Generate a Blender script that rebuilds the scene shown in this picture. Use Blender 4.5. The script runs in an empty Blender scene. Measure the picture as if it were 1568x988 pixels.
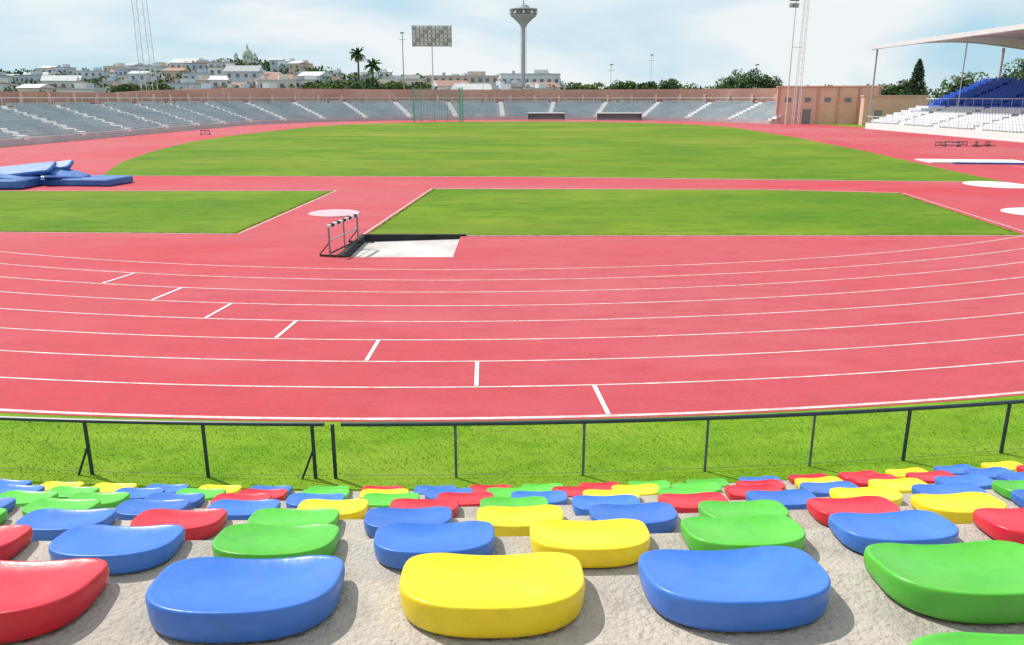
import bpy, bmesh, math, random
from math import sin, cos, pi, radians, sqrt, atan2
from mathutils import Vector, noise, Euler
random.seed(7)
scene = bpy.context.scene
scene.view_settings.view_transform = 'Standard'
scene.view_settings.look = 'None'
scene.view_settings.exposure = 0
COL = scene.collection

# ------------------------------------------------------------ materials
def mat(name, c1, c2=None, scale=5.0, detail=6, rough=0.8, lo=0.35, hi=0.65, bump=0.0, bscale=60, spec=0.3, extra=None, rand=0.0, st=None):
    m = bpy.data.materials.new(name); m.use_nodes = True
    nt = m.node_tree; N = nt.nodes; L = nt.links
    b = N['Principled BSDF']; b.inputs['Roughness'].default_value = rough
    b.inputs['Specular IOR Level'].default_value = spec
    if c2 is None: c2 = tuple(min(1, v*0.88) for v in c1)
    geo = N.new('ShaderNodeNewGeometry'); pos = geo.outputs['Position']
    spos = pos
    if st:
        mp = N.new('ShaderNodeMapping'); mp.inputs['Scale'].default_value = st; L.new(pos, mp.inputs['Vector']); spos = mp.outputs['Vector']
    n1 = N.new('ShaderNodeTexNoise'); n1.inputs['Scale'].default_value = scale; n1.inputs['Detail'].default_value = detail
    L.new(spos, n1.inputs['Vector'])
    r = N.new('ShaderNodeValToRGB'); r.color_ramp.elements[0].position = lo; r.color_ramp.elements[1].position = hi
    r.color_ramp.elements[0].color = (*c1, 1); r.color_ramp.elements[1].color = (*c2, 1)
    L.new(n1.outputs['Fac'], r.inputs['Fac'])
    out = r.outputs['Color']
    for (sc, col, l, h, f) in (extra or []):
        n = N.new('ShaderNodeTexNoise'); n.inputs['Scale'].default_value = sc; n.inputs['Detail'].default_value = 5
        L.new(spos, n.inputs['Vector'])
        mr = N.new('ShaderNodeMapRange'); mr.inputs['From Min'].default_value = l; mr.inputs['From Max'].default_value = h
        mr.inputs['To Max'].default_value = f
        L.new(n.outputs['Fac'], mr.inputs['Value'])
        mx = N.new('ShaderNodeMix'); mx.data_type = 'RGBA'
        L.new(mr.outputs['Result'], mx.inputs['Factor']); L.new(out, mx.inputs['A']); mx.inputs['B'].default_value = (*col, 1)
        out = mx.outputs['Result']
    if rand > 0:
        oi = N.new('ShaderNodeObjectInfo')
        mr = N.new('ShaderNodeMapRange'); mr.inputs['To Min'].default_value = 1-rand; mr.inputs['To Max'].default_value = 1+rand
        L.new(oi.outputs['Random'], mr.inputs['Value'])
        hs = N.new('ShaderNodeHueSaturation'); L.new(mr.outputs['Result'], hs.inputs['Value']); L.new(out, hs.inputs['Color'])
        out = hs.outputs['Color']
    L.new(out, b.inputs['Base Color'])
    if bump > 0:
        n = N.new('ShaderNodeTexNoise'); n.inputs['Scale'].default_value = bscale; n.inputs['Detail'].default_value = 4
        L.new(pos, n.inputs['Vector'])
        bp = N.new('ShaderNodeBump'); bp.inputs['Strength'].default_value = bump; bp.inputs['Distance'].default_value = 0.02
        L.new(n.outputs['Fac'], bp.inputs['Height']); L.new(bp.outputs['Normal'], b.inputs['Normal'])
    return m

M = {}
M['ground'] = mat('dusty_ground', (.16,.17,.06), (.26,.21,.12), scale=.03)
M['grass'] = mat('infield_grass', (.088,.190,.009), (.150,.240,.014), scale=.22, rough=.9, bump=.6, bscale=12, spec=.1, lo=.38, hi=.62, st=(.5,1,1),
    extra=[(1.6,(.055,.13,.009),.46,.70,.6),(.07,(.26,.26,.035),.48,.68,.65),(6,(.19,.24,.03),.5,.72,.55),(.5,(.065,.155,.009),.50,.70,.5),(25,(.05,.11,.008),.5,.75,.4)])
M['verge'] = mat('verge_grass', (.12,.255,.009), (.185,.32,.02), scale=1.2, rough=.9, bump=.8, bscale=30, spec=.1, st=(.5,1,1),
    extra=[(5,(.08,.18,.009),.48,.7,.6),(.8,(.27,.33,.04),.5,.7,.5)])
M['blade'] = mat('grass_blades', (.15,.30,.015), (.23,.37,.03), scale=2.0, rough=.8, spec=.1, st=(.4,1,1))
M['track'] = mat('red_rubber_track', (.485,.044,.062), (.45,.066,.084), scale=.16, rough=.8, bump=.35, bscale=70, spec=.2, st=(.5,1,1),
    extra=[(.05,(.45,.13,.15),.40,.66,.8),(2.2,(.38,.048,.064),.46,.75,.6),(28,(.30,.038,.05),.48,.75,.5),(.45,(.50,.12,.145),.52,.75,.5),(9,(.40,.085,.10),.52,.72,.45)])  # broadest pale patches put the sky's sheen into the rubber colour
M['line'] = mat('white_line_paint', (.72,.64,.60), (.60,.40,.39), scale=3.5, rough=.7, extra=[(14,(.48,.23,.24),.50,.75,.65)])
M['mark'] = mat('white_mark_paint', (.78,.76,.74), (.70,.62,.62), scale=3.5, rough=.7)
M['concrete'] = mat('terrace_concrete', (.49,.435,.37), (.39,.35,.305), scale=3, rough=.9, bump=.6, bscale=70, spec=.2,
    extra=[(11,(.27,.24,.21),.50,.78,.65),(1.1,(.57,.52,.46),.5,.7,.6),(75,(.20,.18,.16),.55,.72,.55),(2.3,(.27,.24,.215),.58,.72,.6)])
M['grey_seat'] = mat('grey_seat_plastic', (.34,.40,.44), (.45,.50,.53), scale=.3, rough=.5)
M['stand_conc'] = mat('stand_concrete', (.42,.45,.47), (.50,.52,.53), scale=.5)
M['aisle'] = mat('aisle_concrete', (.72,.72,.70), (.79,.78,.75), scale=1)
M['pinkwall'] = mat('terracotta_wall', (.48,.26,.21), (.60,.36,.29), scale=.15, extra=[(1.5,(.38,.22,.18),.5,.75,.6)])
M['salmon'] = mat('salmon_plaster', (.76,.50,.40), (.70,.43,.34), scale=.3, extra=[(2,(.56,.34,.27),.5,.8,.5)])
M['fence'] = mat('dark_fence_paint', (.012,.03,.05), (.02,.045,.065), scale=6, rough=.45, spec=.5)
M['fence2'] = mat('worn_fence_paint', (.07,.11,.13), (.13,.16,.17), scale=9, rough=.5)
M['wire'] = mat('fence_wire', (.16,.22,.12), (.2,.26,.14), scale=6, rough=.5)
M['steel'] = mat('galvanised_steel', (.60,.63,.65), (.68,.70,.71), scale=2, rough=.5)
M['steel_d'] = mat('weathered_steel', (.32,.34,.36), (.40,.41,.42), scale=2, rough=.6)
M['lamp'] = mat('floodlight_glass', (.14,.16,.19), (.22,.24,.26), scale=3, rough=.2, spec=.6)
M['dark'] = mat('black_rubber', (.018,.018,.022), (.03,.03,.032), scale=3)
M['whiteconc'] = mat('pale_concrete', (.70,.68,.66), (.58,.57,.55), scale=1.5, extra=[(5,(.45,.43,.42),.55,.8,.5)])
M['pitfloor'] = mat('pit_floor', (.60,.57,.55), (.46,.42,.40), scale=.8, extra=[(3,(.38,.33,.31),.5,.75,.6)])
M['pinkpad'] = mat('faded_pink_pad', (.64,.33,.38), (.66,.44,.47), scale=2)
M['bluemat'] = mat('blue_mat_vinyl', (.025,.10,.37), (.04,.17,.47), scale=1.2, rough=.4, bump=.5, bscale=3, spec=.5, extra=[(2,(.015,.06,.22),.5,.7,.7),(.9,(.12,.28,.55),.55,.72,.5)])
M['blueseat'] = mat('blue_grandstand_seat', (.02,.09,.48), (.03,.13,.58), scale=.5, rough=.5)
M['whiteseat'] = mat('white_grandstand_seat', (.66,.70,.76), (.74,.76,.8), scale=.5, rough=.5)
M['roof'] = mat('roof_membrane', (.78,.80,.80), (.84,.85,.84), scale=.2, extra=[(.8,(.66,.68,.68),.5,.8,.4)])
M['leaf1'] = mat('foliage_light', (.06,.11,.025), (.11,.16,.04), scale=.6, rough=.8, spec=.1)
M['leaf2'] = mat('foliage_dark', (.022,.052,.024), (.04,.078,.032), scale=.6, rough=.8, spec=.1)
M['bark'] = mat('bark', (.12,.09,.06), (.2,.15,.1), scale=3)
M['hill'] = mat('hill_scrub', (.12,.15,.08), (.24,.22,.16), scale=.04, extra=[(.2,(.07,.10,.05),.45,.6,.8)])
M['glass'] = mat('window_glass', (.10,.12,.14), (.14,.16,.18), scale=.4, rough=.2, spec=.6)
M['net'] = mat('green_netting', (.14,.34,.29), (.18,.40,.34), scale=1)
M['red'] = mat('red_paint', (.5,.04,.04), scale=3)
M['dome'] = mat('dome_copper', (.34,.42,.33), (.46,.50,.38), scale=1)
hw = [(.66,.70,.72),(.56,.62,.70),(.66,.61,.56),(.50,.58,.65),(.76,.77,.76),(.60,.48,.42),(.46,.54,.60),(.64,.68,.70),(.52,.60,.63)]  # house wall colours, lightened to carry distance haze
HW = [mat('house_render_%d'%i, c, tuple(v*.87 for v in c), scale=.3, extra=[(1.2,tuple(v*.7 for v in c),.55,.8,.5)]) for i,c in enumerate(hw)]
HR = [mat('roof_tile_a',(.38,.23,.18),scale=.8), mat('roof_slab_grey',(.40,.42,.43),scale=.8), mat('roof_slab_pale',(.52,.53,.52),scale=.8), mat('roof_slab_white',(.64,.65,.65),scale=.8)]
def plastic(name, c, d):
    return mat(name, c, d, scale=6, rough=.33, spec=.5, bump=.08, bscale=30, rand=.12,
               extra=[(25,tuple(v*.7 for v in c),.52,.8,.45),(3.5,tuple(min(1,v*1.08+.05) for v in c),.5,.75,.5),(9,tuple(v*.65+.05 for v in c),.56,.75,.45)])
S = {'b': plastic('blue_seat_plastic', (.030,.145,.56), (.045,.18,.60)),
     'y': plastic('yellow_seat_plastic', (.88,.66,.010), (.91,.72,.015)),
     'g': plastic('green_seat_plastic', (.075,.46,.030), (.10,.52,.045)),
     'r': plastic('red_seat_plastic', (.58,.010,.03), (.64,.018,.04))}

# ------------------------------------------------------------ mesh builder
class B:
    def __init__(s): s.v=[]; s.f=[]; s.m=[]; s.mats=[]
    def mi(s, m):
        if m not in s.mats: s.mats.append(m)
        return s.mats.index(m)
    def face(s, pts, m):
        i=len(s.v); s.v.extend([tuple(p) for p in pts]); s.f.append(tuple(range(i,i+len(pts)))); s.m.append(s.mi(m))
    def box(s, c, d, m, rz=0, rx=0, top=1.0):
        i=len(s.v); hx,hy,hz=d[0]/2,d[1]/2,d[2]/2; cr,sr=cos(rz),sin(rz); cx,sx=cos(rx),sin(rx)
        for z in (-hz,hz):
            k = top if z>0 else 1
            for x,y in ((-hx,-hy),(hx,-hy),(hx,hy),(-hx,hy)):
                x*=k; y*=k
                y2=y*cx-z*sx; z2=y*sx+z*cx
                s.v.append((c[0]+x*cr-y2*sr, c[1]+x*sr+y2*cr, c[2]+z2))
        for q in ((0,3,2,1),(4,5,6,7),(0,1,5,4),(1,2,6,5),(2,3,7,6),(3,0,4,7)):
            s.f.append(tuple(i+k for k in q)); s.m.append(s.mi(m))
    def tube(s, p, q, r, m, n=6, r2=None):
        p=Vector(p); q=Vector(q); r2 = r if r2 is None else r2
        d=(q-p).normalized(); a=Vector((0,0,1)) if abs(d.z)<.9 else Vector((1,0,0))
        u=d.cross(a).normalized(); w=d.cross(u); i=len(s.v)
        for (c,rr) in ((p,r),(q,r2)):
            for k in range(n):
                t=2*pi*k/n; s.v.append(tuple(c+u*cos(t)*rr+w*sin(t)*rr))
        for k in range(n):
            k2=(k+1)%n; s.f.append((i+k,i+k2,i+n+k2,i+n+k)); s.m.append(s.mi(m))
        s.f.append(tuple(i+k for k in range(n))[::-1]); s.m.append(s.mi(m))
        s.f.append(tuple(i+n+k for k in range(n))); s.m.append(s.mi(m))
    def lathe(s, c, prof, m, n=20):
        i=len(s.v)
        for (r,z) in prof:
            for k in range(n):
                t=2*pi*k/n; s.v.append((c[0]+r*cos(t),c[1]+r*sin(t),c[2]+z))
        for j in range(len(prof)-1):
            for k in range(n):
                k2=(k+1)%n; s.f.append((i+j*n+k,i+j*n+k2,i+(j+1)*n+k2,i+(j+1)*n+k)); s.m.append(s.mi(m))
    def leaves(s, c, r, n, size, ms, shell=.5):
        for _ in range(n):
            while True:
                p=Vector((random.uniform(-1,1),random.uniform(-1,1),random.uniform(-1,1)))
                if .05<p.length<1: break
            p = p.normalized()*(shell+(1-shell)*p.length)
            q=Vector((c[0]+p.x*r[0],c[1]+p.y*r[1],c[2]+p.z*r[2]))
            a=Vector((random.gauss(0,1),random.gauss(0,1),random.gauss(0,1))).normalized()
            b=a.orthogonal().normalized(); sz=size*random.uniform(.5,1.3)
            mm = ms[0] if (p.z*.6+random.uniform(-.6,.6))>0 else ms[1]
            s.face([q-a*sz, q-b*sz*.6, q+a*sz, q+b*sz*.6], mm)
    def done(s, name, smooth=False, parent=None):
        me=bpy.data.meshes.new(name); me.from_pydata(s.v,[],s.f)
        for m in s.mats: me.materials.append(m)
        me.polygons.foreach_set('material_index', s.m)
        if smooth: me.polygons.foreach_set('use_smooth',[True]*len(s.f))
        me.update(); o=bpy.data.objects.new(name,me); COL.objects.link(o)
        if parent: o.parent=parent
        return o
def empty(name, loc=(0,0,0)):
    o=bpy.data.objects.new(name,None); o.location=loc; COL.objects.link(o); return o

# ------------------------------------------------------------ stadium geometry
C1=Vector((-1.8,53.8)); TA=radians(2.5); AX=Vector((sin(TA),cos(TA))); LN=66.0; C2=C1+AX*LN
def semi(C, r, phi):
    a=radians(phi)-TA*1.0
    return Vector((C.x+r*cos(a), C.y+r*sin(a)))
def loop(r, n=96):
    f = r if callable(r) else (lambda p: r)
    pts=[semi(C1,f(180+180*i/n),180+180*i/n) for i in range(n+1)]
    pts+=[semi(C2,f(180*i/n),180*i/n) for i in range(n+1)]
    return pts
def sheet(name, pts, z, m):
    b=B(); b.face([(p[0],p[1],z) for p in pts], m); return b.done(name)
PIT=[(-4.62,21.45),(-1.62,21.45),(-1.62,24.86),(-4.62,24.86)]
def holed(name, pts, z, m):
    bm=bmesh.new(); edges=[]
    for ring in (pts,PIT):
        vs=[bm.verts.new((p[0],p[1],z)) for p in ring]
        for i in range(len(vs)): edges.append(bm.edges.new((vs[i],vs[(i+1)%len(vs)])))
    bmesh.ops.triangle_fill(bm, edges=edges, use_beauty=True, use_dissolve=False)
    me=bpy.data.meshes.new(name)
    for f in bm.faces:
        if f.normal.z<0: f.normal_flip()
    bm.to_mesh(me); bm.free(); me.materials.append(m)
    o=bpy.data.objects.new(name,me); COL.objects.link(o); return o
def band(b, r1, r2, z, m, n=160):
    a=loop(r1,n); c=loop(r2,n); k=len(a)
    for i in range(k):
        j=(i+1)%k
        b.face([(a[i].x,a[i].y,z),(c[i].x,c[i].y,z),(c[j].x,c[j].y,z),(a[j].x,a[j].y,z)], m)

holed('ground', [(-3000,-400),(3000,-400),(3000,4000),(-3000,4000)], 0, M['ground'])
holed('grass_verge', loop(60), .004, M['verge'])
def rr(p):
    p=p%360
    if p<=90: return 43.85+ (7 if p<30 else max(2.2,7-(p-30)*.15))
    if p<=190: return 46.05
    if p<=225: return 46.05-(p-190)/35*2.2
    if p<=310: return 43.85
    return 43.85+(p-310)/50*7
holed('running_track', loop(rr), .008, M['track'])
b=B()
for i in range(9):
    r=34+1.22*i
    w=.023 if i<8 else .038
    band(b, r-w, r+w, .012, M['line'])
for r0,ang in ((41.32+1.22,4.1),(41.32,1.7),(40.1,-.85),(38.88,-3.55),(37.66,-6.3),(36.44,-9.1),(35.22,-12.4)):
    a=radians(270+ang); d=Vector((cos(a),sin(a))); t=Vector((-d.y,d.x))*.033
    p=C1+d*(r0+.04); q=C1+d*(r0+1.18)
    b.face([(p.x-t.x,p.y-t.y,.016),(q.x-t.x,q.y-t.y,.016),(q.x+t.x,q.y+t.y,.016),(p.x+t.x,p.y+t.y,.016)], M['mark'])
b.done('lane_markings')

far=[semi(C2,31.5,180*i/40) for i in range(41)]
poly=[(25.5,41.6),(26.5,50),(28.8,66),(31.0,88)]+[(p.x,p.y) for p in far]+[(-32.3,95),(-31.8,80),(-29,65),(-26.5,55),(-23,45.2),(0,44.6)]
sheet('infield_grass', poly, .014, M['grass'])
sheet('near_grass_patch', [(-4.6,25.0),(16.2,25.1),(17.6,36.6),(12,38.0),(-3.7,38.3)], .014, M['grass'])
sheet('near_grass_patch', [(-28,37.4),(-27.5,33),(-23,28.6),(-17,25.8),(-8.9,25.4),(-8.4,37.5)], .014, M['grass'])
b=B()
def strip(pts, w, z, m):
    for i in range(len(pts)-1):
        p=Vector(pts[i]); q=Vector(pts[i+1]); d=(q-p).normalized(); t=Vector((-d.y,d.x))*w/2
        b.face([(p.x-t.x,p.y-t.y,z),(q.x-t.x,q.y-t.y,z),(q.x+t.x,q.y+t.y,z),(p.x+t.x,p.y+t.y,z)], m)
strip([(-4.75,24.95),(-3.85,38.4)],.06,.018,M['line'])
strip([(-8.75,25.3),(-8.25,37.6)],.06,.018,M['line'])
strip([(-3.85,38.5),(12,38.2),(17.8,36.8)],.10,.018,M['line'])
strip([(-28,37.55),(-8.2,37.65)],.08,.018,M['line'])
strip([(-23,45.05),(0,44.45),(25.6,41.45)],.12,.018,M['line'])
strip([(-8.8,25.25),(-17,25.65),(-23,28.4)],.06,.018,M['line'])
strip([(-1.5,24.92),(16.3,24.95)],.06,.018,M['line'])
strip([(17.9,36.8),(16.6,25.2)],.06,.018,M['line'])
b.done('runway_markings')
b=B()
def tufts(p,q,n):
    p=Vector(p); q=Vector(q)
    for _ in range(n):
        c=p.lerp(q,random.random()); x=c.x+random.gauss(0,.035); y=c.y+random.gauss(0,.035); a=random.uniform(0,pi); h=random.uniform(.01,.035); w=.02
        b.face([(x-w*cos(a),y-w*sin(a),.012),(x+w*cos(a),y+w*sin(a),.012),(x+random.uniform(-.03,.03),y+random.uniform(-.03,.03),.014+h)],M['blade'])
for P_ in ([(-4.6,25.0),(16.2,25.1),(17.6,36.6)],[(-3.7,38.3),(-4.6,25.0)],[(-17,25.8),(-8.9,25.4),(-8.4,37.5)]):
    for i in range(len(P_)-1): tufts(P_[i],P_[i+1],int(80*(Vector(P_[i+1])-Vector(P_[i])).length))
b.done('edge_grass_tufts')

def disc(name, x, y, rx, ry, z, m):
    bb=B(); n=40; h=.03
    for (k,zz) in [(1,0),(1,.6),(.96,1)]:
        for j in range(n):
            t=2*pi*j/n; bb.v.append((x+rx*k*cos(t),y+ry*k*sin(t),z+h*zz))
    for a in range(2):
        for j in range(n):
            j2=(j+1)%n; bb.f.append((a*n+j,a*n+j2,(a+1)*n+j2,(a+1)*n+j)); bb.m.append(bb.mi(m))
    bb.f.append(tuple(2*n+j for j in range(n))); bb.m.append(0)
    return bb.done(name)
disc('throwing_circle', -6.7, 30.0, .95, .95, .012, M['pinkpad'])
disc('throwing_circle', 24.2, 40.2, 1.4, 1.7, .012, M['whiteconc'])
disc('throwing_circle', 20.2, 30.2, 1.5, 1.3, .012, M['whiteconc'])
disc('throwing_circle', 17.6, 26.9, .18, .18, .012, M['whiteconc'])
b=B(); b.box((31.3,55,.05),(6.5,3.0,.08),M['whiteconc'],rz=-.12); b.box((31.6,53.1,.07),(5,.3,.10),M['bluemat'],rz=-.12); b.done('sand_pit_cover')

b=B(); (ax,ay),(bx_,_),(_,cy_),_d=PIT
zl,zr_=-.17,-.08; t=.009
b.face([(ax,ay,zl),(bx_,ay,zr_),(bx_,cy_,zr_),(ax,cy_,zl)],M['pitfloor'])
b.face([(ax,ay,zl),(ax,cy_,zl),(ax,cy_,t),(ax,ay,t)],M['dark'])
b.face([(bx_,ay,zr_),(bx_,cy_,zr_),(bx_,cy_,t),(bx_,ay,t)],M['pitfloor'])
b.face([(ax,ay,zl),(bx_,ay,zr_),(bx_,ay,t),(ax,ay,t)],M['dark'])
b.face([(ax,cy_,zl),(bx_,cy_,zr_),(bx_,cy_,t),(ax,cy_,t)],M['dark'])
b.box((-3.1,24.93,.035),(3.3,.13,.05),M['dark'])
b.box((-4.70,23.15,.035),(.15,3.4,.05),M['dark'])
b.done('water_jump_pit')
def barrier(name, p, q, h, rail=None, lw=.035):
    rail=rail or M['whiteconc']
    b=B(); p=Vector(p); q=Vector(q); d=(q-p).normalized(); n=Vector((-d.y,d.x))
    ang=atan2(d.y,d.x); c=(p+q)/2; L=(q-p).length
    b.box((c.x,c.y,h-.05),(L+.1,.08,.07),rail,rz=ang)
    for k in range(5):
        e=p+d*L*(k+.5)/5
        b.box((e.x,e.y,h-.05),(L*.1,.086,.076),M['dark'],rz=ang)
    for e in (p,q,):
        b.tube((e.x,e.y,.05),(e.x,e.y,h-.1),lw,M['lamp'])
        f1=e-n*.50; f2=e+n*.30
        b.tube((f1.x,f1.y,.04),(f2.x,f2.y,.04),lw,M['dark'])
        b.tube((f2.x,f2.y,.06),(e.x,e.y,h*.45),lw*.6,M['dark'])
    b.tube((c.x,c.y,.05),(c.x,c.y,h-.1),lw*.8,M['lamp'])
    b.tube((p.x,p.y,h*.5),(q.x,q.y,h*.5),lw*.7,M['steel_d'])
    b.tube((p.x,p.y,.1),(q.x,q.y,.1),lw*.8,M['dark'])
    return b.done(name)
barrier('steeplechase_barrier', (-4.98,21.5),(-4.62,23.7),.90,lw=.028)
for i in range(5):
    x=38.2+i*1.1; barrier('hurdle',(x,73.5+random.uniform(-.8,.8)),(x+.7,73.4+random.uniform(-.6,.6)),.42, rail=M['dark'] if i%2 else M['red'])
barrier('hurdle',(-36.6,96.2),(-35.6,96.3),.55,rail=M['dark'])

def slab(b,c,d,m,rz=0,rx=0,ry=0):
    e=Euler((rx,ry,rz)).to_matrix(); i=len(b.v); bx=.12
    def ring(z,k):
        hx,hy=d[0]/2-k,d[1]/2-k; r=[]
        for sx,sy in ((-1,-1),(1,-1),(1,1),(-1,1)):
            for tt in ((0,bx),(bx,0)): r.append((sx*(hx-tt[0]),sy*(hy-tt[1]),z))
        return sorted(r,key=lambda p:atan2(p[1],p[0]))
    for r in [ring(-d[2]/2,.04),ring(-d[2]/2+.05,0),ring(d[2]/2-.05,0),ring(d[2]/2,.05)]:
        for p in r:
            q=e@Vector(p); b.v.append((c[0]+q.x,c[1]+q.y,c[2]+q.z))
    n=8
    for a in range(3):
        for j in range(n):
            j2=(j+1)%n; b.f.append((i+a*n+j,i+a*n+j2,i+(a+1)*n+j2,i+(a+1)*n+j)); b.m.append(b.mi(m))
    b.f.append(tuple(i+j for j in range(n))[::-1]); b.m.append(b.mi(m))
    b.f.append(tuple(i+3*n+j for j in range(n))); b.m.append(b.mi(m))
b=B(); X=-.75
slab(b,(-25.2+X,39.6,.24),(5.2,3.4,.40),M['bluemat'],rz=.05)
slab(b,(-20.8+X,40.7,.19),(3.9,2.2,.34),M['bluemat'],rz=-.12)
slab(b,(-30+X,40.0,.25),(4,4.2,.40),M['bluemat'],rz=.1)
slab(b,(-24.6+X,40.4,.62),(4.6,1.3,.20),M['bluemat'],rz=.12,ry=-.10,rx=.3)
slab(b,(-22.2+X,40.9,.56),(3.0,1.1,.2),M['bluemat'],rz=-.25,ry=.20,rx=.2)
slab(b,(-23.0+X,41.4,.74),(2.4,.9,.2),M['bluemat'],rz=.1,ry=-.16,rx=.35)
slab(b,(-26.6+X,40.1,.54),(2.4,1.7,.2),M['bluemat'],rz=.4,ry=-.10,rx=.1)
slab(b,(-23.9+X,39.2,.50),(2.6,.8,.12),M['bluemat'],rz=-.35,ry=.08)
slab(b,(-21.6+X,40.0,.42),(1.8,.6,.1),M['bluemat'],rz=.5,ry=.06)
b.done('pole_vault_mat')

# ------------------------------------------------------------ near terrace + seats
def arcp(R, th): return Vector((C1.x+R*sin(th), C1.y-R*cos(th)))
b=B()
K0,K1=-3,7; T=[radians(-22+44*i/80) for i in range(81)]
STP=.484
def tread(k): return 3.08-STP*(k-1)
def edge(k): return 1.68+1.0*(k-1)
for k in range(K0,K1+1):
    z=tread(k); ra=C1.y-(edge(k)-1.0); rb=C1.y-edge(k)
    zn=tread(k+1) if k<K1 else 0
    for i in range(80):
        p0,p1=arcp(ra,T[i]),arcp(ra,T[i+1]); q0,q1=arcp(rb+.02,T[i]),arcp(rb+.02,T[i+1]); e0,e1=arcp(rb,T[i]),arcp(rb,T[i+1])
        b.face([(p0.x,p0.y,z),(p1.x,p1.y,z),(q1.x,q1.y,z),(q0.x,q0.y,z)],M['concrete'])
        b.face([(q0.x,q0.y,z),(q1.x,q1.y,z),(e1.x,e1.y,z-.02),(e0.x,e0.y,z-.02)],M['concrete'])
        b.face([(e0.x,e0.y,z-.02),(e1.x,e1.y,z-.02),(e1.x,e1.y,zn),(e0.x,e0.y,zn)],M['concrete'])
b.done('concrete_terrace')

def seat_mesh(m,name):
    me=bpy.data.meshes.new(name); v=[]; f=[]; n=72
    def outl(t):
        c,s_=cos(t),sin(t)
        if s_>=0: a,bb,e=.211,.130,4.6
        else: a,bb,e=.211,.155,2.5
        k=(abs(c)**e+abs(s_)**e)**(-1/e)
        return a*k*c, bb*k*s_
    def top(x,y,r):
        u=(.130-y)/.285
        z=.044+.043*u**1.2
        z-=.022*(1-r**2.6)
        z+=.008*(abs(x)/.21)**2*(1-.4*u)
        if y>0: z-=.008*max(0,1-(x/.12)**2)*(y/.130)
        return z
    fr=[.0001,.2,.4,.58,.72,.83,.90,.94]
    for r in fr:
        for i in range(n):
            x,y=outl(2*pi*i/n); v.append((x*r,y*r,top(x*r,y*r,r)))
    def sk(k,dz,absz=None):
        for i in range(n):
            x,y=outl(2*pi*i/n); z=top(x*.96,y*.96,.96)
            v.append((x*k,y*k,(z+dz) if absz is None else absz))
    sk(.970,.0012); sk(.990,-.0005); sk(1.000,-.0045); sk(1.003,-.010); sk(1.006,-.018); sk(.995,0,.020); sk(.985,0,.010); sk(.95,0,.006)
    nr=len(fr)+8
    for a in range(nr-1):
        for j in range(n):
            j2=(j+1)%n; f.append((a*n+j,(a+1)*n+j,(a+1)*n+j2,a*n+j2))
    me.from_pydata(v,[],f); me.materials.append(m)
    me.polygons.foreach_set('use_smooth',[True]*len(f)); me.update()
    return me
SM={k:seat_mesh(S[k],'seat_shell_'+k) for k in S}
def seat(x,k,c,dd=0):
    R=C1.y-(1.575+1.0*(k-1)+dd); th=math.asin((x-C1.x)/R); p=arcp(R,th)
    o=bpy.data.objects.new('stadium_seat',SM[c]); COL.objects.link(o)
    o.location=(p.x,p.y,tread(k)+.001); o.rotation_euler=(0,0,th+random.uniform(-.025,.025))
    if k>1: o.scale=(1.04,1.0,1.0)
def row(k,x0,cols,dx=.572,jit=.01):
    for i,c in enumerate(cols):
        if c!='.': seat(x0+dx*i+random.uniform(-jit,jit),k,c)
seat(.64,0,'g',.035); seat(1.22,0,'y',.035)
row(1,-2.285,'gyrbybgrb',.56,.002)
row(2,-3.16,'gyrbgbygbrbg',.575,.004)
row(3,-3.95,'yrgbrgbybgrybg',.571,.006)
row(4,-5.20,'brybgbbyrgbrbybgyr',.580)
rnd=random.Random(21)
def rc(n):
    out=''
    while len(out)<n:
        c=rnd.choice('bbbgyyrrg')
        if out[-1:]!=c or rnd.random()<.3: out+=c
    return out
row(5,-6.1,rc(22),.575,.03); row(6,-6.9,rc(25),.575,.03); row(7,-7.7,rc(28),.575,.03)

b=B()
for _ in range(26000):
    th=radians(random.uniform(-11,15)); R=random.uniform(43.93,46.0); p=arcp(R,th)
    h=random.uniform(.008,.022); a=random.uniform(0,pi); w=.006
    lx,ly=random.uniform(-.02,.02),random.uniform(-.02,.02)
    b.face([(p.x-w*cos(a),p.y-w*sin(a),.004),(p.x+w*cos(a),p.y+w*sin(a),.004),(p.x+lx,p.y+ly,.004+h)],M['blade'])
b.done('verge_grass_blades')

# fence
b=B(); RF=45.5; HF=.67
xs=[-11.2,-9.6,-8,-6.3,-4.86,-3.49,-2.25,-2.02,-.64,.82,2.25,3.52,4.7,6.0,7.4,8.9,10.4,12]
def fp(x):
    th=math.asin((x-C1.x)/RF); return arcp(RF,th)
for i,x in enumerate(xs):
    p=fp(x); r=.022 if i in (4,5,6,7,12,13) else .016
    b.tube((p.x,p.y,0),(p.x,p.y,HF),r,M['fence'] if r>.02 else M['fence2'],8)
    if i in (4,6): b.tube((p.x-.15,p.y-.02,.0),(p.x,p.y,HF*.55),.014,M['fence'],6)
N=120
for i in range(N):
    x=-11.2+23.2*i/N; y_=-11.2+23.2*(i+1)/N; p,q=fp(x),fp(y_)
    if -2.25<x<-2.1: continue
    b.tube((p.x,p.y,HF),(q.x,q.y,HF),.025,M['fence'],8)
    b.tube((p.x,p.y,.04),(q.x,q.y,.04),.004,M['wire'],4)
w=-8.
while w<9:
    p=fp(w); q=fp(w+.6)
    b.tube((p.x,p.y,.04),(q.x,q.y,HF),.0012,M['wire'],3); b.tube((q.x,q.y,.04),(p.x,p.y,HF),.0012,M['wire'],3); w+=.12
b.done('perimeter_fence')

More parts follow.
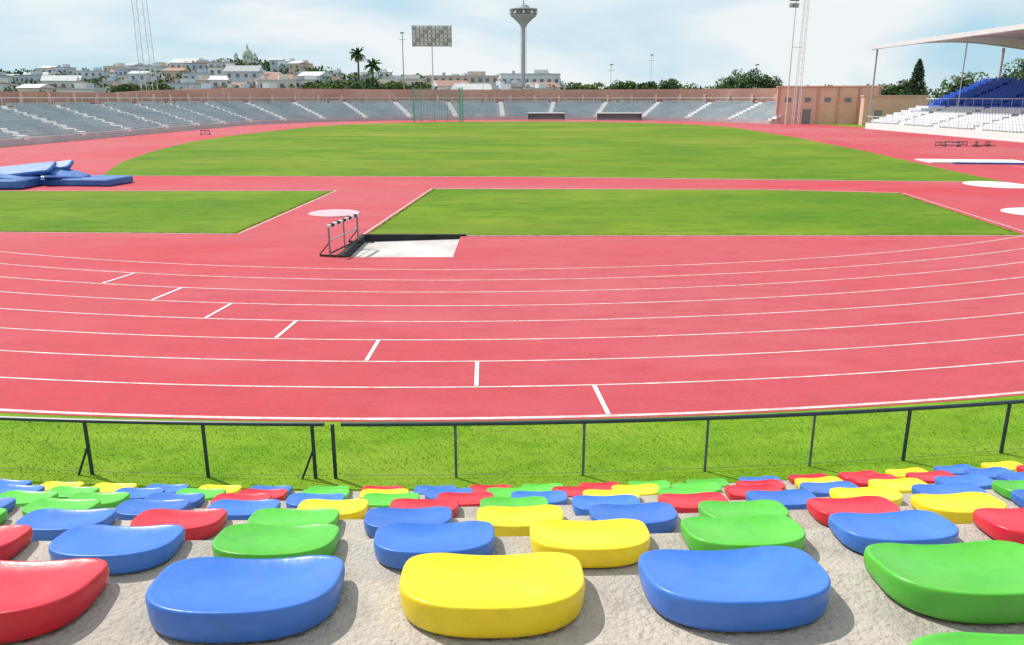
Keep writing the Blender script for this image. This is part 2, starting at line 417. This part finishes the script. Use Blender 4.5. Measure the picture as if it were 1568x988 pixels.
# ------------------------------------------------------------ bowl stands
PP=[('f',26+154*i/78) for i in range(79)]+[('s',i/44) for i in range(1,45)]+[('n',180+3*i) for i in range(1,14)]
def pt(pp,r):
    if pp[0]=='f': return semi(C2,r-2.1*max(0,(pp[1]-120)/60)**1.5,pp[1])
    r-=2.1
    if pp[0]=='n': return semi(C1,r,pp[1])
    return semi(C2,r,180).lerp(semi(C1,r,180),pp[1])
NR=9
def zr(j): return .65+.32*j
b=B()
for j in range(NR):
    r0=46.1+1.0*j; r1=r0+1.0; z=zr(j); zb=zr(j-1) if j else 0
    A=[pt(p,r0) for p in PP]; C=[pt(p,r1) for p in PP]
    for i in range(len(PP)-1):
        b.face([(A[i].x,A[i].y,z),(A[i+1].x,A[i+1].y,z),(C[i+1].x,C[i+1].y,z),(C[i].x,C[i].y,z)],M['stand_conc'])
        b.face([(A[i].x,A[i].y,zb),(A[i+1].x,A[i+1].y,zb),(A[i+1].x,A[i+1].y,z),(A[i].x,A[i].y,z)],M['stand_conc'])
for e in (0,-1):
    for j in range(NR):
        p=pt(PP[e],46.1+j); q=pt(PP[e],47.1+j)
        b.face([(p.x,p.y,0),(q.x,q.y,0),(q.x,q.y,zr(j)),(p.x,p.y,zr(j))],M['aisle'])
b.done('bowl_stand')
def walk(r,step):
    pts=[pt(p,r) for p in PP]; nx=[pt(p,r+1)-pt(p,r) for p in PP]
    out=[]; acc=0; s=0
    for i in range(len(pts)-1):
        d=(pts[i+1]-pts[i]).length
        while acc<=s+d:
            t=(acc-s)/d; out.append((pts[i].lerp(pts[i+1],t),nx[i].lerp(nx[i+1],t).normalized(),acc)); acc+=step
        s+=d
    return out
b=B(); AIS=[]
for (p,n,a) in walk(46.1,9.4):
    ang=atan2(n.y,n.x); AIS.append(p)
    for j in range(NR):
        c=p+n*(j+.5); b.box((c.x,c.y,zr(j)+.1),(1.0,.85,.2),M['aisle'],rz=ang)
        c=p+n*(j+.02); b.box((c.x,c.y,zr(j)-.06),(.12,.85,.3),M['aisle'],rz=ang)
b.done('stand_aisle_stairs')
b=B()
for j in range(NR):
    for (p,n,a) in walk(46.1+j+.45,.62):
        if min((q-(p-n*(j+.45))).length for q in AIS)<.72: continue
        if random.random()<.03: continue
        ang=atan2(n.y,n.x); z=zr(j)
        b.box((p.x,p.y,z+.2),(.42,.46,.07),M['grey_seat'],rz=ang)
        q=p+n*.2; b.box((q.x,q.y,z+.36),(.06,.46,.28),M['grey_seat'],rz=ang)
b.done('stand_seat_rows')
b=B()
W=[pt(p,57.0) for p in PP]; W2=[pt(p,57.35) for p in PP]
def wh(i): return 5.9 if i<64 else max(4.9,5.9-(i-64)*.05)
for i in range(len(PP)-1):
    h0,h1=wh(i),wh(i+1)
    b.face([(W[i].x,W[i].y,0),(W[i+1].x,W[i+1].y,0),(W[i+1].x,W[i+1].y,h1),(W[i].x,W[i].y,h0)],M['pinkwall'])
    b.face([(W2[i].x,W2[i].y,0),(W2[i+1].x,W2[i+1].y,0),(W2[i+1].x,W2[i+1].y,h1),(W2[i].x,W2[i].y,h0)],M['pinkwall'])
    b.face([(W[i].x,W[i].y,h0),(W[i+1].x,W[i+1].y,h1),(W2[i+1].x,W2[i+1].y,h1),(W2[i].x,W2[i].y,h0)],M['salmon'])
for (p,n,a) in walk(57.0,5.2):
    q=p-n*.05; b.box((q.x,q.y,2.4),(.35,.5,4.8),M['salmon'],rz=atan2(n.y,n.x))
b.done('boundary_wall')
b=B(); prev=None
for (p,n,a) in walk(55.3,3.0):
    z=zr(NR-1)
    b.tube((p.x,p.y,z-.3),(p.x,p.y,z+1.0),.035,M['steel'],4)
    if prev: b.tube((prev.x,prev.y,z+1.0),(p.x,p.y,z+1.0),.035,M['steel'],4)
    prev=p
b.done('stand_railing')

g=empty('gate_building')
b=B(); R_=-.30
b.box((53.2,140,2.95),(16,7,5.9),M['salmon'],rz=R_)
b.box((53.2,140,6.02),(16.4,7.4,.22),M['salmon'],rz=R_)
b.box((59.6,129,2.2),(9,5,4.4),M['salmon'],rz=R_)
b.box((59.6,129,4.5),(9.3,5.3,.2),M['salmon'],rz=R_)
b.done('walls',parent=g)
b=B(); cr,sr=cos(R_),sin(R_)
for k in range(5):
    lx=-6.2+3.1*k; ly=-3.53
    b.box((53.2+lx*cr-ly*sr,140+lx*sr+ly*cr,3.9),(1.0,.08,.7),M['lamp'],rz=R_)
    if k in (1,): b.box((53.2+lx*cr-ly*sr,140+lx*sr+ly*cr,1.2),(1.3,.08,2.4),M['lamp'],rz=R_)
for k in range(6):
    lx=-7.7+3.1*k; ly=-3.56; b.box((53.2+lx*cr-ly*sr,140+lx*sr+ly*cr,2.9),(.3,.12,5.8),M['pinkwall'],rz=R_)
for lx in (-2.4,1.6):
    ly=-2.53; b.box((59.6+lx*cr-ly*sr,129+lx*sr+ly*cr,1.2),(1.1,.08,2.3),M['lamp'],rz=R_)
b.done('openings',parent=g)

def shelter(x,y,w):
    b=B()
    b.box((x,y+.5,.75),(w,.08,1.1),M['lamp']); b.box((x,y,1.4),(w+.2,1.2,.08),M['steel_d'],rx=.12)
    for s in (-1,1): b.box((x+s*w/2,y,.7),(.06,1.1,1.35),M['net'])
    b.box((x,y+.1,.42),(w-.3,.4,.08),M['steel_d'])
    for k in range(4): b.tube((x-w/2+.4+k*(w-.8)/3,y+.1,0),(x-w/2+.4+k*(w-.8)/3,y+.1,.40),.03,M['steel'])
    b.done('team_bench_shelter')
shelter(6.6,158.5,7); shelter(20.5,157.5,8.5)

b=B(); cx,cy=-13.0,146
pp=[(-4,-4),(-4.3,0),(-3.4,3.2),(-1.2,4.6),(1.2,4.6),(3.4,3.2),(4.3,0),(4,-4)]
for (x,y) in pp: b.tube((cx+x,cy+y,0),(cx+x,cy+y,6),.05,M['net'])
for i in range(len(pp)-1):
    p=Vector((cx+pp[i][0],cy+pp[i][1])); q=Vector((cx+pp[i+1][0],cy+pp[i+1][1]))
    for k in range(14):
        z=.3+k*.42; b.tube((p.x,p.y,z),(q.x,q.y,z),.016,M['net'],3)
    L=int((q-p).length/.4)
    for k in range(L):
        r=p.lerp(q,k/L); b.tube((r.x,r.y,.2),(r.x,r.y,5.9),.014,M['net'],3)
b.done('hammer_throw_cage')

# ------------------------------------------------------------ grandstand
G=empty('grandstand'); Y0,Y1=62,116
b=B(); nl=7
for j in range(nl):
    b.box((50.5+j, (Y0+Y1)/2, (.8+.3*j)/2),(1.0,Y1-Y0,.8+.3*j),M['aisle'])
b.box((57.6,(Y0+Y1)/2,1.5),(1.2,Y1-Y0,3.0),M['aisle'])
nu=9
for j in range(nu):
    b.box((58.6+j*.85,(Y0+Y1)/2,(3.3+.36*j)/2),(.85,Y1-Y0,3.3+.36*j),M['blueseat'])
b.done('tiers',parent=G)
b=B()
for j in range(nl):
    y=Y0+.3
    while y<Y1:
        if (y-Y0)%9>1.2:
            z=.8+.3*j
            b.box((50.6+j,y,z+.22),(.42,.46,.08),M['whiteseat']); b.box((50.8+j,y,z+.4),(.06,.46,.3),M['whiteseat'])
        y+=.6
for j in range(nu):
    y=Y0+.3
    while y<Y1:
        if (y-Y0)%9>1.2:
            z=3.3+.36*j
            b.box((58.55+j*.85,y,z+.22),(.4,.46,.08),M['blueseat']); b.box((58.75+j*.85,y,z+.42),(.06,.46,.34),M['blueseat'])
        y+=.6
b.done('seats',parent=G)
b=B(); ns=12
def rz_(t): return 10.7+1.0*sin(pi*t)
for i in range(ns):
    t0,t1=i/ns,(i+1)/ns; x0,x1=49.5+21*t0,49.5+21*t1
    for dz in (0,.28):
        b.face([(x0,Y0-6,rz_(t0)+dz),(x1,Y0-6,rz_(t1)+dz),(x1,Y1,rz_(t1)+dz),(x0,Y1,rz_(t0)+dz)],M['roof'])
    b.face([(x0,Y1,rz_(t0)),(x1,Y1,rz_(t1)),(x1,Y1,rz_(t1)+.28),(x0,Y1,rz_(t0)+.28)],M['roof'])
b.face([(49.5,Y0-6,rz_(0)),(49.5,Y1,rz_(0)),(49.5,Y1,rz_(0)+.28),(49.5,Y0-6,rz_(0)+.28)],M['roof'])
b.box((49.4,(Y0+Y1)/2-3,10.85),(.18,Y1-Y0+6,.5),M['steel'])
b.done('roof',parent=G)
b=B(); y=Y1-.4; k=0
while y>Y0-4:
    for i in range(ns):
        t0,t1=i/ns,(i+1)/ns; b.tube((49.5+21*t0,y,rz_(t0)-.10),(49.5+21*t1,y,rz_(t1)-.10),.10,M['roof'],6)
    b.tube((67.6,y,0),(67.6,y,10.8),.2,M['steel'],8)
    if k%2==1: b.tube((57.6,y,3),(57.6,y,11.4),.08,M['steel'],8)
    y-=9; k+=1
b.tube((50.3,Y1-.3,0),(50.3,Y1-.3,10.8),.12,M['steel_d'],8)
b.tube((50.05,Y0,1.7),(50.05,Y1,1.7),.04,M['steel'],4); b.tube((58.1,Y0,4.1),(58.1,Y1,4.1),.05,M['steel'],4)
k=Y0
while k<Y1:
    b.tube((50.05,k,.8),(50.05,k,1.7),.03,M['steel'],4); b.tube((58.1,k,3.2),(58.1,k,4.1),.03,M['steel'],4); k+=2
b.done('structure',parent=G)

# ------------------------------------------------------------ hill, houses, trees
def hillH(az):
    pts=[(-1.5,12),(-.66,12.5),(-.5,13.5),(-.40,17),(-.31,19.5),(-.25,16),(-.16,11.5),(-.05,10),(.05,8.5),(.09,4),(.2,2),(2,2)]
    for (a,h),(a2,h2) in zip(pts,pts[1:]):
        if a<=az<=a2: return h+(h2-h)*(az-a)/(a2-a)
    return 2 if az>0 else 12
def gz(x,y):
    t=max(0,min(1,(y-210)/260)); t=t*t*(3-2*t)
    return hillH(x/max(y,1))*t + t*1.5*noise.noise(Vector((x*.02,y*.02,0)))
b=B(); nx,ny=90,36
xs_=[-900+ i*1500/nx for i in range(nx+1)]; ys_=[205+ j*600/ny for j in range(ny+1)]
for y in ys_:
    for x in xs_: b.v.append((x,y,gz(x,y)-.05))
for j in range(ny):
    for i in range(nx):
        a=j*(nx+1)+i; b.f.append((a,a+1,a+nx+2,a+nx+1)); b.m.append(b.mi(M['hill']))
b.done('hill',smooth=True)

def house(x,y,z,w,d,h,rz,wm,rm,gable):
    b=B(); cr,sr=cos(rz),sin(rz)
    def P(lx,ly): return (x+lx*cr-ly*sr, y+lx*sr+ly*cr)
    b.box((x,y,z+h/2-1),(w,d,h+2),wm,rz=rz)
    if gable:
        hh=w*.18; e=.4
        A=[P(-w/2-e,-d/2-e),P(w/2+e,-d/2-e),P(w/2+e,d/2+e),P(-w/2-e,d/2+e)]; r1=P(-w/2-e,0); r2=P(w/2+e,0); t=z+h
        b.face([(*A[0],t),(*A[1],t),(*r2,t+hh),(*r1,t+hh)],rm); b.face([(*A[2],t),(*A[3],t),(*r1,t+hh),(*r2,t+hh)],rm)
        b.face([(*A[1],t),(*A[2],t),(*r2,t+hh)],wm); b.face([(*A[3],t),(*A[0],t),(*r1,t+hh)],wm)
    else:
        b.box((x,y,z+h+.15),(w+.4,d+.4,.3),rm,rz=rz)
        q=P(w*.2,0); b.box((*q,z+h+1.0),(w*.25,d*.4,1.5),wm,rz=rz)
        q=P(-w*.25,0); b.tube((*q,z+h),(*q,z+h+1.4),.6,M['steel_d'],8)
    fl=max(1,int(h/3)); nw=max(2,int(w/2.6))
    for f in range(fl):
        for k in range(nw):
            lx=-w/2+(k+.5)*w/nw; zz=z+1.7+f*3
            if f==0 and k==nw//2: q=P(lx,-d/2-.03); b.box((*q,z+1.1),(1.1,.08,2.2),M['bark'],rz=rz)
            else:
                q=P(lx,-d/2-.03); b.box((*q,zz),(1.2,.08,1.3),M['glass'],rz=rz)
    b.done('house')
rnd=random.Random(5)
for _ in range(185):
    y=rnd.uniform(225,450); az=rnd.uniform(-.70,.055); x=az*y
    if abs(az-(-.315))<.03 and y>380: continue
    w=rnd.uniform(6,13); h=rnd.choice([3.2,3.4,6.2,6.4,3.3])
    house(x,y,gz(x,y)-.3,w,rnd.uniform(7,11),h,rnd.uniform(-.5,.5),rnd.choice(HW),rnd.choice(HR),rnd.random()<.25)
for (x,y,w,h) in ((-18,300,26,9),(6,310,22,10),(-38,290,14,8),(60,330,26,4),(95,360,22,4),(150,340,30,4)):
    house(x,y,gz(x,y)-.3,w,12,h,rnd.uniform(-.15,.15),HW[rnd.choice([0,2,4,5])],HR[2],False)

cxh,cyh=-148,470; cz=gz(cxh,cyh)-.5
ch=empty('domed_church'); b=B()
b.box((cxh,cyh,cz+2.6),(12,10,6.2),HW[4]); b.box((cxh,cyh,cz+5.9),(12.5,10.5,.4),HW[0])
for s in (-1,1):
    b.box((cxh+s*5.2,cyh-4.4,cz+4),(1.9,1.9,8),HW[4]); b.lathe((cxh+s*5.2,cyh-4.4,cz+8),[(1.2,0),(1.0,.6),(.6,1.3),(.1,2.0)],M['dome'],10)
b.lathe((cxh,cyh,cz+6.1),[(2.9,0),(2.9,2.2),(3.1,2.2),(3.1,2.5),(2.8,2.5),(2.6,3.6),(2.1,4.7),(1.3,5.5),(.6,5.9),(.6,6.9),(.7,6.9),(.4,7.5),(.05,8.8)],M['dome'],20)
b.done('body',parent=ch); b=B()
for k in range(5): b.box((cxh-4+2*k,cyh-5.05,cz+3.4),(.8,.1,2.2),M['glass'])
for k in range(10):
    t=2*pi*k/10; b.box((cxh+2.92*cos(t),cyh+2.92*sin(t),cz+7.3),(.1,.7,1.3),M['glass'],rz=t)
b.done('windows',parent=ch)

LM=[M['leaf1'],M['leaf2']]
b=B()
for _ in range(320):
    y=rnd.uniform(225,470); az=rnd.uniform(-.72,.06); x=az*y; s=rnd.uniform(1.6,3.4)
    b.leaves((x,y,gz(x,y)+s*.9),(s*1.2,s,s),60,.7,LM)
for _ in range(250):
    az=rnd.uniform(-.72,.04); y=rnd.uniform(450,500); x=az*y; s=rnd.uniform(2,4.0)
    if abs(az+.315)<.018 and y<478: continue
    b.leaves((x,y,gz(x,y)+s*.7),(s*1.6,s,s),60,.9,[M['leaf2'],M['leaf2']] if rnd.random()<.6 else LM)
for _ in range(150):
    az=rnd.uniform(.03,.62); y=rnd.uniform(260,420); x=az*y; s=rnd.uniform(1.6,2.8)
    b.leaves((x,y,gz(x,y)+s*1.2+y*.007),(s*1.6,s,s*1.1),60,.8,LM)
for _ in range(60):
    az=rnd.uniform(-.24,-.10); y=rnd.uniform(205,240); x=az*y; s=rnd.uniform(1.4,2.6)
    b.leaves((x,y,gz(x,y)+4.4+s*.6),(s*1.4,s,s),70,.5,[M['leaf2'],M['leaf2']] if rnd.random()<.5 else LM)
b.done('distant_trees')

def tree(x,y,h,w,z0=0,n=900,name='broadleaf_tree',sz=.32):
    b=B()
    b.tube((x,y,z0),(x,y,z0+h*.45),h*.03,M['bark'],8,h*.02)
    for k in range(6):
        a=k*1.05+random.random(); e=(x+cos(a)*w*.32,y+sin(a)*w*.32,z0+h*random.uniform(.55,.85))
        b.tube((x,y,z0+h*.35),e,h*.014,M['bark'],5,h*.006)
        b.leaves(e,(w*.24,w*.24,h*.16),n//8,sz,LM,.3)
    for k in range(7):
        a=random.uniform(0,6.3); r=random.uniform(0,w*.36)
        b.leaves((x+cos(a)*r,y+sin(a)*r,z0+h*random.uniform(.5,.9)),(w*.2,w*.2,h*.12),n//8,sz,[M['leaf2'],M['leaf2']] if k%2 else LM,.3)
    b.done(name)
for (px,py,h,w) in ((-46,215,9.6,8),(-40,212,8.6,7),(-35,208,9.2,7),(-30,210,8.4,6),(-27,205,7.8,6),(-52,220,8.2,8),(-88,205,8.6,9),(-98,210,7.6,8),
                    (50,190,10,7),(54,192,10.8,8),(58,188,9.2,6),(38,200,8.6,6),(27,205,8.4,7),(17,210,8.2,6),(33,202,8.0,5),(70,150,7.8,7),(96,160,9,9),(108,165,9,9)):
    tree(px,py,h,w)
for (px,py,h,w) in ((80,128,10.5,8),(85,120,10,8),(90,132,11,8),(78,105,10,7),(84,98,10.5,8),(76,140,8.5,7),(95,145,11,9)):
    tree(px,py,h,w)
b=B(); x,y=63.8,131
b.tube((x,y,0),(x,y,9.6),.22,M['bark'],8,.04)
for k in range(26):
    t=k/25; z=2.2+7.6*t; r=2.3*(1-t)**.8+.12
    for j in range(8):
        a=random.uniform(0,6.3); e=(x+cos(a)*r,y+sin(a)*r,z-.25*r)
        b.tube((x,y,z),e,.03,M['bark'],3,.01)
        b.leaves((x+cos(a)*r*.6,y+sin(a)*r*.6,z-.1*r),(r*.45+.1,r*.45+.1,.28),18,.2,[M['leaf2'],M['leaf2']],.2)
b.done('pine_tree')
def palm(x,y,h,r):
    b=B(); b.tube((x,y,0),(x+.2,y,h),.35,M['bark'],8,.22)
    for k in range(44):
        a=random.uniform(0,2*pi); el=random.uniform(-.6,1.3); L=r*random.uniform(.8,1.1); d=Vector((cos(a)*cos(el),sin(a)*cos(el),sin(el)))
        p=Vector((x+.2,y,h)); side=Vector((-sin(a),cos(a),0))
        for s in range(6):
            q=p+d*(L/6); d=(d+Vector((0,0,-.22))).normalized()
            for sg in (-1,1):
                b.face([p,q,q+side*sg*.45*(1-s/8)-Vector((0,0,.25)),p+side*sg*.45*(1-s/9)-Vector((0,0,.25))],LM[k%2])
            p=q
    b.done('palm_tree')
palm(-41.5,225,15.4,2.5); palm(-37.2,222,12.4,2.7)

# ------------------------------------------------------------ floodlights etc
def lattice(b,x,y,z0,z1,w0,w1,m,r=.07,n=12):
    P=[]
    for i in range(n+1):
        t=i/n; w=w0+(w1-w0)*t; z=z0+(z1-z0)*t
        P.append([Vector((x+sx*w/2,y+sy*w/2,z)) for sx,sy in ((-1,-1),(1,-1),(1,1),(-1,1))])
    for i in range(n):
        for k in range(4):
            b.tube(P[i][k],P[i+1][k],r,m,5); b.tube(P[i][k],P[i+1][(k+1)%4],r*.35,m,4); b.tube(P[i][k],P[i][(k+1)%4],r*.4,m,4)
b=B(); lattice(b,-65.5,150,0,30,2.2,1.6,M['steel'],.055,14)
for i in range(3):
    b.box((-65.5,149.2,27+i*1.2),(5,.2,.15),M['steel_d'])
    for k in range(6): b.box((-67.8+k*.92,149.0,27.4+i*1.2),(.6,.3,.6),M['lamp'])
b.done('floodlight_mast')
b=B(); lattice(b,46.6,135,0,20,.9,.6,M['steel'],.04,18)
b.tube((44.9,134.8,0),(44.9,134.8,21.8),.12,M['steel'],8,.07)
for i in range(4):
    b.box((44.5,134.6,18.0+i*.95),(1.7,.15,.12),M['steel_d'],rz=.3)
    for k in range(3): b.box((43.95+k*.55,134.3+k*.12,18.3+i*.95),(.40,.35,.5),M['lamp'] if (i+k)%2 else M['steel_d'],rz=.3)
b.tube((44.9,134.8,12),(46.6,135,12),.05,M['steel'])
b.done('floodlight_mast')
b=B(); x,y=3.5,260
b.lathe((x,y,-2.0),[(.75,0),(.6,26.5),(.7,27.1),(1.5,28.2),(3.0,29.6),(3.9,30.2),(4.0,30.6),(3.0,30.7),(2.6,31.6),(4.3,31.9),(4.3,32.3),(2.0,32.6),(1.4,33.4),(.3,33.6),(.1,35)],M['steel_d'],24)
for k in range(20):
    t=2*pi*k/20; b.box((x+4.1*cos(t),y+4.1*sin(t),29.2),(.35,.7,.7),M['steel'] if k%2 else M['lamp'],rz=t)
for k in (-1,1): b.tube((x+k*.95,y-1,0),(x+k*.95,y-1,26),.07,M['steel'],5)
b.done('floodlight_tower')
b=B(); x,y=-19,200
b.tube((x,y,0),(x,y,16.2),.18,M['steel'],8,.14)
for s in (-4.6,4.6): b.box((x+s,y,18.3),(.2,.2,4.9),M['steel_d'])
for i in range(6):
    b.box((x,y,16.0+i*.92),(9.6,.22,.14),M['steel'])
    for k in range(10):
        if i<5: b.box((x-4.2+k*.93,y-.15,16.48+i*.92),(.62,.35,.58),M['steel'] if (k*3+i)%4 else M['steel_d'],rx=.25)
b.box((x,y+.25,18.3),(9.4,.06,4.6),M['steel'])
b.done('floodlight_rack')
for (x,y,h,r) in ((-26,200,19,.13),(27.3,230,13,.07),(40,240,16,.05),(-140,210,12,.1),(60,205,12,.06),(-8,230,11,.06)):
    b=B(); b.tube((x,y,0),(x,y,h),r*1.3,M['steel_d'],6,r*.8); b.box((x,y-.3,h),(.9,.5,.3),M['steel_d']); b.box((x,y,h-1.5),(1.6,.1,.1),M['steel_d']); b.done('utility_pole')

# ------------------------------------------------------------ sun, sky, camera
sd=Vector((-.52,.34,.78)).normalized()
el=math.asin(sd.z); az=atan2(sd.x,sd.y)
ld=bpy.data.lights.new('sun','SUN'); ld.energy=4.6; ld.angle=radians(.5); ld.color=(1,.965,.9)
lo=bpy.data.objects.new('sun',ld); COL.objects.link(lo); lo.rotation_euler=(-sd).to_track_quat('-Z','Y').to_euler(); lo.location=(-30,0,40)
w=bpy.data.worlds.new('World'); scene.world=w; w.use_nodes=True; nt=w.node_tree; N=nt.nodes; L=nt.links
bg=N['Background']; bg.inputs['Strength'].default_value=.095
sky=N.new('ShaderNodeTexSky'); sky.sky_type='NISHITA'; sky.sun_disc=False; sky.sun_elevation=el; sky.sun_rotation=az
sky.air_density=1.0; sky.dust_density=.5; sky.ozone_density=2.0
tc=N.new('ShaderNodeTexCoord'); mp=N.new('ShaderNodeMapping'); mp.inputs['Scale'].default_value=(1.5,1.5,5.0); mp.inputs['Location'].default_value=(.9,.2,.3)
L.new(tc.outputs['Generated'],mp.inputs['Vector'])
n=N.new('ShaderNodeTexNoise'); n.inputs['Scale'].default_value=1.6; n.inputs['Detail'].default_value=7; n.inputs['Roughness'].default_value=.5; n.inputs['Distortion'].default_value=.3
L.new(mp.outputs['Vector'],n.inputs['Vector'])
cr=N.new('ShaderNodeMapRange'); cr.inputs['From Min'].default_value=.36; cr.inputs['From Max'].default_value=.54; cr.inputs['To Min'].default_value=0; cr.inputs['To Max'].default_value=.95
L.new(n.outputs['Fac'],cr.inputs['Value'])
hz=N.new('ShaderNodeMix'); hz.data_type='RGBA'; hz.inputs['Factor'].default_value=.80; L.new(sky.outputs['Color'],hz.inputs['A']); hz.inputs['B'].default_value=(4.9,7.9,9.7,1)
mx=N.new('ShaderNodeMix'); mx.data_type='RGBA'; L.new(cr.outputs['Result'],mx.inputs['Factor']); L.new(hz.outputs['Result'],mx.inputs['A']); mx.inputs['B'].default_value=(9.4,9.8,9.9,1)
L.new(mx.outputs['Result'],bg.inputs['Color'])
cd=bpy.data.cameras.new('camera'); cd.lens=28.0; cd.sensor_width=36; cd.clip_start=.05; cd.clip_end=6000
co=bpy.data.objects.new('camera',cd); COL.objects.link(co); co.location=(0,0,4.2); co.rotation_euler=(radians(90-15.75),0,0)
scene.camera=co
